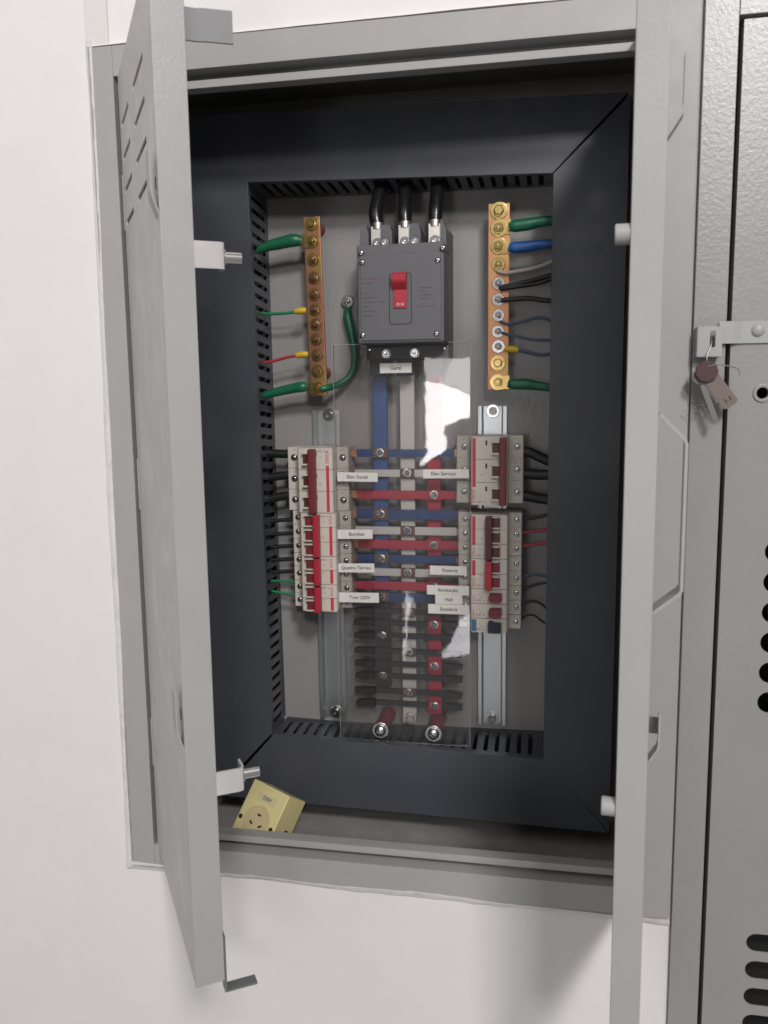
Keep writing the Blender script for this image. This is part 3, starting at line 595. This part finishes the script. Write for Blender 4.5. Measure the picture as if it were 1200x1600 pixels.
# ------------------------------------------------------------------ DIN breakers
def breaker(lab, side, ztop, poles, pitch, xs, tog, tmat, bmat, textcol='redink', strip='redink', word=True, navy=False):
    """xs = (shoulder left, nose left, nose right, shoulder right)"""
    sl, nl, nr, sr = xs; H = poles*pitch; zb = ztop - H
    t = thing('circuit_breaker', lab, 'circuit breaker', ((nl+nr)/2, 186, zb), 'cream rail breakers')
    prof = [(sl, 184), (sl, 149.5), (sl+1, 148), (nl, 148), (nl, 127), (nl+1.6, 125), (nr-1.6, 125), (nr, 127), (nr, 148), (sr-1, 148), (sr, 149.5), (sr, 184)]
    k = MB()
    for i in range(poles):
        k.prism(prof, 'z', ztop - (i+1)*pitch + .25, ztop - i*pitch - .25, .35)
    k.build('body', M['cream'], t)
    k = MB(); k.prism([(sl+1, 183), (sl+1, 149.4), (nl+1, 149.4), (nl+1, 126.2), (nr-1, 126.2), (nr-1, 149.4), (sr-1, 149.4), (sr-1, 183)], 'z', zb+.4, ztop-.4)
    k.build('seam', M['cream_dk'], t)
    tx0, tx1, bx0, bx1 = tog                       # toggle bases, tie bar
    for i in range(poles):
        zc = ztop - (i+.5)*pitch; hh = min(pitch*.32, 6)
        if navy:
            k = MB(); k.prism([(bx0, zc-6), (tx1, zc-6), (tx1, zc+4.6), (tx0+7, zc+4.6), (tx0+4, zc+6.6), (bx0, zc+6.6)], 'y', 112, 125, .4)
            k.build('toggle', M['navy'], t)
        elif poles == 1:
            k = MB(); k.prism([(bx0+1.8, zc-4.6), (tx1, zc-4.6), (tx1, zc+4.6), (bx0+1.8, zc+4.6), (bx0, zc+2.8), (bx0, zc-2.8)], 'y', 114, 125, .4); k.build('toggle', M[tmat], t)
        else:
            k = MB(); k.box(tx0, tx1, 121, 125.1, zc-hh, zc+hh, .4); k.build('toggle', M[bmat], t)
        if pitch > 20 or poles > 1:
            for s_ in (-1, 1):                     # moulded cheeks beside each toggle
                k = MB(); k.box(min(tx0, tx1)-1, max(tx0, tx1)-.3, 118.5, 125.1, zc+s_*(hh+.9)-.8, zc+s_*(hh+.9)+.8 + (.6 if pitch > 20 else 0), .3); k.build('toggle_guard', M['cream'], t)
        for xx in ((sl+nl)/2 - (1.2 if side < 0 else 0), (nr+sr)/2 + (1.5 if side > 0 else 0)):
            k = MB(); k.lathe((xx, 148.1, zc), (0, -1, 0), [(0, 4.3 if pitch > 20 else 3.6), (.12, 4.2 if pitch > 20 else 3.5)], 18); k.build('terminal_hole', M['ink'] if side < 0 else M['cream_dk'], t)
            screw(t, xx, 148.0, zc, 2.7, M['zinc'], name='terminal_screw', deg=random.randint(0, 90))
    if poles > 1:
        k = MB(); k.box(bx0, bx1, 111.5, 122, zb + .9, ztop - .9, 1.2, 2); k.build('tie_bar', M[tmat], t)
    # printed stripe and lettering on the nose
    sx = nr - 6.2 if side < 0 else nl + 3.8
    ln = 19 if pitch > 20 else (13.5 if poles > 1 else 10)
    ztx = ztop - 1.2 - ln/2 if side < 0 else zb + 1.2 + ln/2
    a, b_ = (zb+1.5, ztop-2.6-ln) if side < 0 else (zb+2.6+ln, ztop-2)
    if strip and b_ - a > 1.5:
        k = MB(); k.box(sx-1.9, sx+1.9, 124.85, 125.1, a, b_); k.build('colour_stripe', M[strip], t)
    if word:
        deg = 90
        lettering('STECK', ln*.29, flat_xz(sx, 124.86, ztx, deg), M[textcol], t, sx=1.0)
    if pitch > 20:
        for i in range(poles):
            zc = ztop - (i+.28)*pitch
            k = MB(); xx = nr-20.5 if side < 0 else nl+18; k.box(xx-1.1, xx+1.1, 124.85, 125.1, zc-2.8, zc+2.8); k.build('indicator', M['ink'], t)
    k = MB(); xx = (nr-15) if side < 0 else (nl+11)
    zz = ztop-4 if side < 0 else zb+4
    for dx, hh in ((-3, 1.1), (0, 1.4), (4.5, .9)):
        k.box(xx+dx-1.2, xx+dx+1.2, 124.87, 125.1, zz-hh, zz+hh)
    k.box(xx-.7, xx+.7, 124.87, 125.1, zz+ (-7.5 if side < 0 else 6.5), zz+(-5.5 if side < 0 else 8)); k.build('rating_print', M['cream_dk'], t)
    for xx, ww in (((sl+nl)/2, 4.5), ((nr+sr)/2, 4.5)):
        for i in range(poles):
            zc = ztop - (i+.5)*pitch + pitch*.36
            k = MB(); k.box(xx-ww*.5, xx+ww*.3, 147.86, 148.1, zc-.45, zc+.45); k.build('terminal_print', M['cream_dk'], t)
    k = MB(); xx = (nl+nr)/2 + (6 if side < 0 else -9); k.box(xx-1.6, xx+1.6, 124.87, 125.1, zb+H*.45-1.2, zb+H*.45-.6); k.box(xx-1.2, xx+1.6, 124.87, 125.1, zb+H*.45, zb+H*.45+.7); k.build('rating_print', M['cream_dk'], t)
    return t
LT = (-118, -109, -110, -101.3)
breaker('largest left breaker with dark red tie bar, beside the Elev Social label', -1, 32.5, 3, 26.5, (-146, -126.5, -82.4, -67.8), LT, 'darkred', 'maroon')
LX4 = (-141.5, -125.2, -80, -66)
LT2 = (-117.4, -106, -105.8, -98.2)
breaker('three-pole left breaker with bright red bar, beside the Bombas label', -1, -47.2, 3, 18, LX4, LT2, 'red', 'darkred')
breaker('two-pole left breaker with bright red bar, beside the Quadro Térreo label', -1, -101.3, 2, 17.6, LX4, LT2, 'red', 'darkred')
breaker('lowest left breaker with bright red bar, beside the Tom 220V label', -1, -136.6, 2, 17.1, LX4, LT2, 'red', 'darkred')
breaker('largest right breaker with dark red tie bar, beside the Elev Serviço label', 1, 45.8, 3, 27, (65.5, 85, 128, 145.6), (110.3, 119.3, 118.8, 126.6), 'darkred', 'maroon')
RX4 = (67.6, 84.9, 128.8, 144.6); RT = (110.6, 119.4, 103, 110.8)
breaker('three-pole right breaker with maroon tie bar, second from the top', 1, -46.4, 3, 17.6, RX4, RT, 'maroon', 'maroon')
breaker('two-pole right breaker with bright red bar, beside the Reserva label', 1, -99.3, 2, 18.3, RX4, RT, 'red', 'darkred')
breaker('single-pole right breaker, the upper of two with small red toggles', 1, -136, 1, 17.9, RX4, (110, 122, 107, 111), 'darkred', 'darkred', strip=None)
breaker('single-pole right breaker, the lower of two with small red toggles', 1, -154, 1, 17.8, RX4, (110, 122, 107, 111), 'darkred', 'darkred', strip=None)
t = breaker('bottom right breaker with navy blue toggle and blue print', 1, -172, 1, 17.6, RX4, (106.5, 121.6, 106.5, 111), 'navy', 'navy', strip=None, word=False, navy=True)
k = MB(); k.box(86, 92, 124.8, 125.1, -188, -173.5); k.build('colour_stripe', M['blueink'], t)

# ------------------------------------------------------------------ acrylic cover, standoffs and labels
t = thing('acrylic_cover', 'clear acrylic sheet over the busbars, carrying the white labels', 'clear cover', (0, 138, -339))
k = MB(); k.box(-81.6, 83, 136.8, 139.8, -339.5, 155, .3); k.build('sheet', M['acrylic'], t, smooth=None)
EM, EN, EL, EB = nt('acrylic_cut_edge'); EN.remove(EB)
ea = EN.new('ShaderNodeBsdfTransparent'); eb = EN.new('ShaderNodeBsdfDiffuse'); eb.inputs[0].default_value = (.55, .55, .56, 1); ex = EN.new('ShaderNodeMixShader'); ex.inputs[0].default_value = .38
EL.new(ea.outputs[0], ex.inputs[1]); EL.new(eb.outputs[0], ex.inputs[2]); EL.new(ex.outputs[0], EN['Material Output'].inputs['Surface'])
for a_ in ((-81.6, 83, 155.05, 155.75), (-81.6, 83, -340.2, -339.55), (-82.3, -81.65, -339.5, 155), (83.05, 83.7, -339.5, 155)):
    k = MB(); k.box(a_[0], a_[1], 136.8, 139.8, a_[2], a_[3]); k.build('cut_edge', EM, t, smooth=None)
for x, lab in ((-29.8, 'left red standoff post with a round screw head at the foot of the acrylic'), (37.8, 'right red standoff post with a slotted screw head at the foot of the acrylic')):
    s_ = thing('standoff_post', lab, 'standoff', (x, 193, -325.5), 'red standoff posts')
    k = MB(); k.lathe((x, 192.8, -325.5), (0, -1, 0), [(0, 10.5), (20, 9.2), (52, 9.2), (52.8, 8.6)], 24); k.build('post', M['insul'], s_)
    fastener(s_, x, 136.7, -325.5, 10.4, 7.6, 5, M['zinc'], 'pan', name='screw')
    if x > 0:
        q = MB(); q.box(-6.4, 6.4, -6.9, -6.0, -.8, .8); q.xform(Matrix.Translation((x, 136.7, -325.5)) @ Matrix.Rotation(math.radians(33), 4, 'Y')); q.build('drive_slot', M['ink'], s_)
def label(txt, x0, x1, z0, z1, deg=0, sz=5.6, dx=0):
    cx, cz = (x0+x1)/2, (z0+z1)/2
    desc = 'small white sticker on the acrylic reading ' + txt
    t = thing('label_sticker', desc, 'label', (cx, 136.7, cz), 'white circuit labels')
    c, s__ = math.cos(math.radians(deg)), math.sin(math.radians(deg)); w2, h2 = (x1-x0)/2, (z1-z0)/2
    k = MB(); k.prism([(cx + u*c - v*s__, cz + u*s__ + v*c) for u, v in ((-w2, -h2), (w2, -h2), (w2, h2), (-w2, h2))], 'y', 136.35, 136.75); k.build('paper', M['label'], t)
    lettering(txt, sz, flat_xz(cx+dx, 136.28, cz, deg), M['cream_dk'] if False else INK, t)
INK = mat('grey_label_ink', (.045, .043, .042), .6)
label('Geral', -24.5, 13.8, 120.8, 132.4, 0, 6.2)
label('Elev Social', -79.3, -29, -9.2, 1.9, -.5, 6.2)
label('Elev Serviço', 26.7, 82, -4.6, 6.2, .5, 6.2, -3)
label('Bombas', -80.4, -36.4, -80.2, -68.6, 1.2, 6.2, 2)
label('Quadro Térreo', -81.3, -34.6, -122.4, -111.1, 1.2, 5.9)
label('Tom 220V', -80, -29.5, -160.5, -148, 1, 6.2, 1)
label('Reserva', 34.6, 79, -122.4, -111.4, 0, 5.8, 2)
label('Iluminação', 30.6, 82.1, -147.4, -135.7, 0, 5.8)
label('Hall', 40.8, 74, -159, -147.5, 0, 5.8)
label('Escadaria', 32, 82.2, -171.2, -159.4, 0, 5.8)

# ------------------------------------------------------------------ yellow surface socket lying in the box
t = thing('socket_box', 'yellowed surface socket box marked 220V, tipped over on the cabinet floor', 'socket', (-160, 62, -448))
A = math.radians(-21)
vd = Vector((-171-CAM[0], 55-CAM[1], -380-CAM[2])).normalized()
MXs = Matrix.Translation((-178.5, 79, -374)) @ Matrix.Rotation(math.radians(12.5), 4, vd) @ Matrix.Rotation(math.radians(-17), 4, 'Z') @ Matrix.Rotation(math.radians(-27), 4, 'X')
Wb, Hb, Db = 57, 78, 42
k = MB(); k.box(0, Wb, 0, Db, -Hb, 0, 1.6, 3); k.xform(MXs); k.build('body', M['socket'], t)
k = MB(); k.box(Wb-2, Wb+.3, Db*.55, Db*.72, -Hb*.62, -Hb*.5); k.xform(MXs); k.build('cable_notch', M['hole'], t)
k = MB(); k.lathe((29.5, .05, -43), (0, -1, 0), [(0, 19), (1.1, 18.8), (1.3, 18.2), (1.3, 16.8), (.6, 16.5)], 32); k.xform(MXs); k.build('outlet_face', M['socket_face'], t)
for x, z, a in ((29.5, -35, 0), (22.5, -46.5, 35), (36.5, -46.5, -35)):
    q = MB(); q.box(-2.6, 2.6, -.75, -.4, -1.2, 1.2); q.xform(MXs @ Matrix.Translation((x, 0, z)) @ Matrix.Rotation(math.radians(a), 4, 'Y')); q.build('contact_hole', M['hole'], t)
for x, z in ((4.8, -46), (52, -44)):
    q = MB(); q.lathe((x, .05, z), (0, -1, 0), [(0, 3), (.15, 2.9)], 16); q.xform(MXs); q.build('screw_hole', M['hole'], t)
q = MB(); q.box(16, 44, -.35, .1, -20, -10.5); q.xform(MXs); q.build('sticker', mat('old_cream_sticker', (.62, .55, .33), .5), t)
lettering('220V', 6.4, lambda u, v, w_: MXs @ Vector((30 + u, -.45 - w_, -15 + v)), INK, t)

# ------------------------------------------------------------------ second cabinet on the right
t = thing('second_cabinet', 'grey cabinet standing right of the open one, cut off by the right edge', 'electrical cabinet', (520, 0, -760))
k = MB(); k.box(307.2, 337, -1.5, 40, -760, 470, .9); k.box(337, 760, -1.47, 39.9, 429.5, 470, .9); k.build('frame', M['paint_second'], t)
k = MB(); k.box(307.5, 760, 42, 180, -760, 470); k.build('box', M['hole'], t)  # coloured near black to stand for shade behind the gaps and holes
def pill(x0, x1, z, r): return [(x1-r + r*math.cos(a), z + r*math.sin(a)) for a in [math.radians(-90 + 20*i) for i in range(10)]] + [(x0+r + r*math.cos(a), z + r*math.sin(a)) for a in [math.radians(90 + 20*i) for i in range(10)]]
holes = [circle(391.5, z, 10.8, 26) for z in (-61, -91.2, -121.5, -152, -182.7, -213.3)] + [pill(381.5, 470, z, 10) for z in (-472.6, -503.2, -533.8, -564.5, -595)] + [circle(371.5, 91.5, 5.4, 22)]
d2 = holed('door', [(341.2, -755), (760, -755), (760, 425.5), (341.2, 425.5)], holes, 1.6, lambda u, v, w_: Vector((u, -.8 + w_, v)), M['paint_second'], t)
k = MB(); k.box(341.2, 343, .1, 16, -755, 425.5); k.box(343, 760, .1, 16, 423.7, 425.5); f_o = k.build('edge_fold', M['paint_second'], None, org=ORG[t]); f_o.parent = d2; f_o.location = (0, 0, 0)
k = MB(); k.skin([k.ring((371.5, yy, 91.5), (0, -1, 0), r, 28) for yy, r in ((-1.6, 8.6), (-3.2, 8.4), (-3.4, 7.8), (-3.2, 5.6), (2, 5.4))], caps=False); k.build('lock_bush', M['paint_second'], t)
# hasp strip riveted on the door, angle bracket on the frame
k = MB(); k.sheet([(329.5, -6.2), (340, -6.2), (343, -6), (348, -3.4), (352, -3.1), (395, -3.1)], 1.8, 138.2, 158.8); hs = k.build('hasp_strip', M['hasp'], t)
k = MB(); k.lathe((364.5, -3.9, 150), (0, -1, 0), [(0, 6.2), (1.6, 5.6), (3, 3.4), (3.4, 1)], 20); k.build('rivet', M['hasp'], t)
holed('hasp_bracket', rrect(309.5, 331, 126, 154, .8, 2), [rrect(320, 325, 134.5, 150, 1.6, 3)], 1.6, lambda u, v, w_: Vector((u, -14 + w_, v)), M['hasp'], t)
k = MB(); k.box(308.6, 310.4, -14.6, -1.6, 126, 154, .4); k.box(310.5, 330, -13, -1.6, 125.6, 127.2); k.build('bracket_side', M['paint'], t)

# wires glimpsed through the round holes
tw = thing('wire', 'blue wire glimpsed through the round holes of the right cabinet', 'wire', (395, 24, -105))
k = MB(); k.tube([(402, 16, -96), (394, 18, -112), (398, 20, -150), (402, 18, -190), (397, 15, -206), (404, 18, -218)], [4]*6, 10); k.build('insulation', M['blue'], tw)

# keys hanging from the hasp
kt = thing('key', 'steel key with dark head hanging from the hasp bracket', 'key', (315, -18, 118))
k = MB(); k.lathe((311.2, -20, 107), (0, -1, 0), [(0, 6.6), (1.6, 6.6)], 20); k.build('bow', M['tag'], kt)
k = MB(); a = Vector((314, -20.6, 100)); b_ = Vector((327, -20.6, 66)); d = (b_-a).normalized(); p = Vector((-d.z, 0, d.x))*2.6
k.prism([(a.x+p.x, a.z+p.z), (b_.x+p.x, b_.z+p.z), (b_.x, b_.z-2.2), (b_.x-p.x, b_.z-p.z), (a.x-p.x, a.z-p.z)], 'y', -21.6, -19.8); k.build('blade', mat('dull_key_steel', (.20, .19, .175), .4, .6), kt)
tg = thing('key_tag', 'dark red key tag with a smoky label card hanging beside the key', 'key tag', (318, -24, 112))
k = MB(); k.lathe((316.5, -22.6, 112), (0, -1, 0), [(0, 10.4), (2.2, 10.4), (2.8, 9.6)], 9, .3); k.build('cap', M['keycap'], tg)
k = MB(); a = Vector((316.5, 112)); d = Vector((.60, -.80)); q = Vector((.80, .60))*7.4
k.prism([tuple(a+q), tuple(a+d*38+q), tuple(a+d*40+q*.6), tuple(a+d*40-q*.6), tuple(a+d*38-q), tuple(a-q)], 'y', -22.4, -20.9); k.build('card', M['tag'], tg)
k = MB(); c0 = a+d*33
for s_ in (-.35, .25):
    e = c0+q*s_; k.prism([tuple(e-d*2), tuple(e+d*2), tuple(e+d*2+q*.22), tuple(e-d*2+q*.22)], 'y', -22.55, -22.35)
k.build('pen_mark', INK, tg)
rg = thing('key_ring', 'thin wire ring tying the key and tag to the hasp', 'key ring', (320, -20, 125))
k = MB(); k.tube([(322, -10, 146), (321, -17, 137), (317, -20, 126), (318, -25.5, 117), (324, -26, 118), (334, -24, 117), (344, -23, 114), (346, -22, 108)], [.55]*8, 6); k.build('wire_loop', M['zinc'], rg)
k = MB(); k.tube([(304, -18.8, 84), (310, -18.7, 81), (320, -18.7, 79.6), (330, -18.8, 82)], [.6]*4, 6); k.build('wire_loop', mat('dark_ring_wire', (.12, .11, .10), .4, .8), rg)

# ------------------------------------------------------------------ trunking above the left corner of the frame
t = thing('cable_trunking', 'off-white plastered trunking running up the wall from the left frame corner', 'trunking', (-293, WY, 460))
k = MB(); k.box(-306.5, -281.5, 1.2, WY, 459, 1400, 1.2, 2); k.build('cover', M['trunk'], t)

# ------------------------------------------------------------------ glowing cards added behind the viewer to put bright reflections in the acrylic
YW = -1600.0
def mirror(x, z, Yw=YW):                             # where the sheet at y=136.8 throws a reflection point
    q = (136.8 - Yw)/(136.8 - CAM[1]); return (x + (x-CAM[0])*q, z + (z-CAM[2])*q)
def jag(pts, j):
    out = []
    for (a, b) in zip(pts, pts[1:] + pts[:1]):
        n = max(1, int(math.hypot(b[0]-a[0], b[1]-a[1])/9))
        for i in range(n):
            q = i/n; out.append((a[0]+(b[0]-a[0])*q + random.uniform(-j, j), a[1]+(b[1]-a[1])*q + random.uniform(-j, j)))
    return out
def glowcard(name, pts, m_, y, lab):  # emissive card added and shaped for a reflection in the sheet
    pts = jag(pts, 1.8)
    k = MB(); k.prism(pts, 'y', y-4, y); o = k.build(name, m_, kind='structure', smooth=None); o['label'] = lab; return o
GLOW = emit('bright_card_glow', (1, .985, .98), 17.0); GLOW2 = emit('soft_card_glow', (1, .97, .965), 7.0); GLOW3 = emit('dim_card_glow', (.97, .95, 1), 7.5)
glowcard('daylight_opening', [mirror(*p) for p in ((28, 112), (38, 112), (60, 104), (90, 92), (90, 71), (72, 66), (56, 58), (52, 49), (56, 40), (55, 30), (40, 21), (24, 10), (31, 30), (29, 52))], GLOW, YW, 'added bright ragged opening behind the viewer')
glowcard('daylight_opening', [mirror(*p) for p in ((28, 136.5), (90, 136.5), (90, 93), (60, 105), (38, 113), (28, 113))], GLOW2, YW-20, 'softer upper half of the added bright opening behind the viewer')
glowcard('daylight_opening', [mirror(*p) for p in ((83, -158), (90, -158), (90, -221), (74, -224), (52, -229), (50, -224), (60, -207), (68, -190), (74, -176))], GLOW3, YW, 'added low pale opening behind the viewer')
glowcard('daylight_opening', [mirror(*p) for p in ((5, -142), (8, -152), (12, -157), (7, -178), (4, -205), (2.6, -232), (1, -238), (1.4, -215), (3, -180), (3.4, -160))], GLOW3, YW, 'thin glowing sliver added behind the viewer')
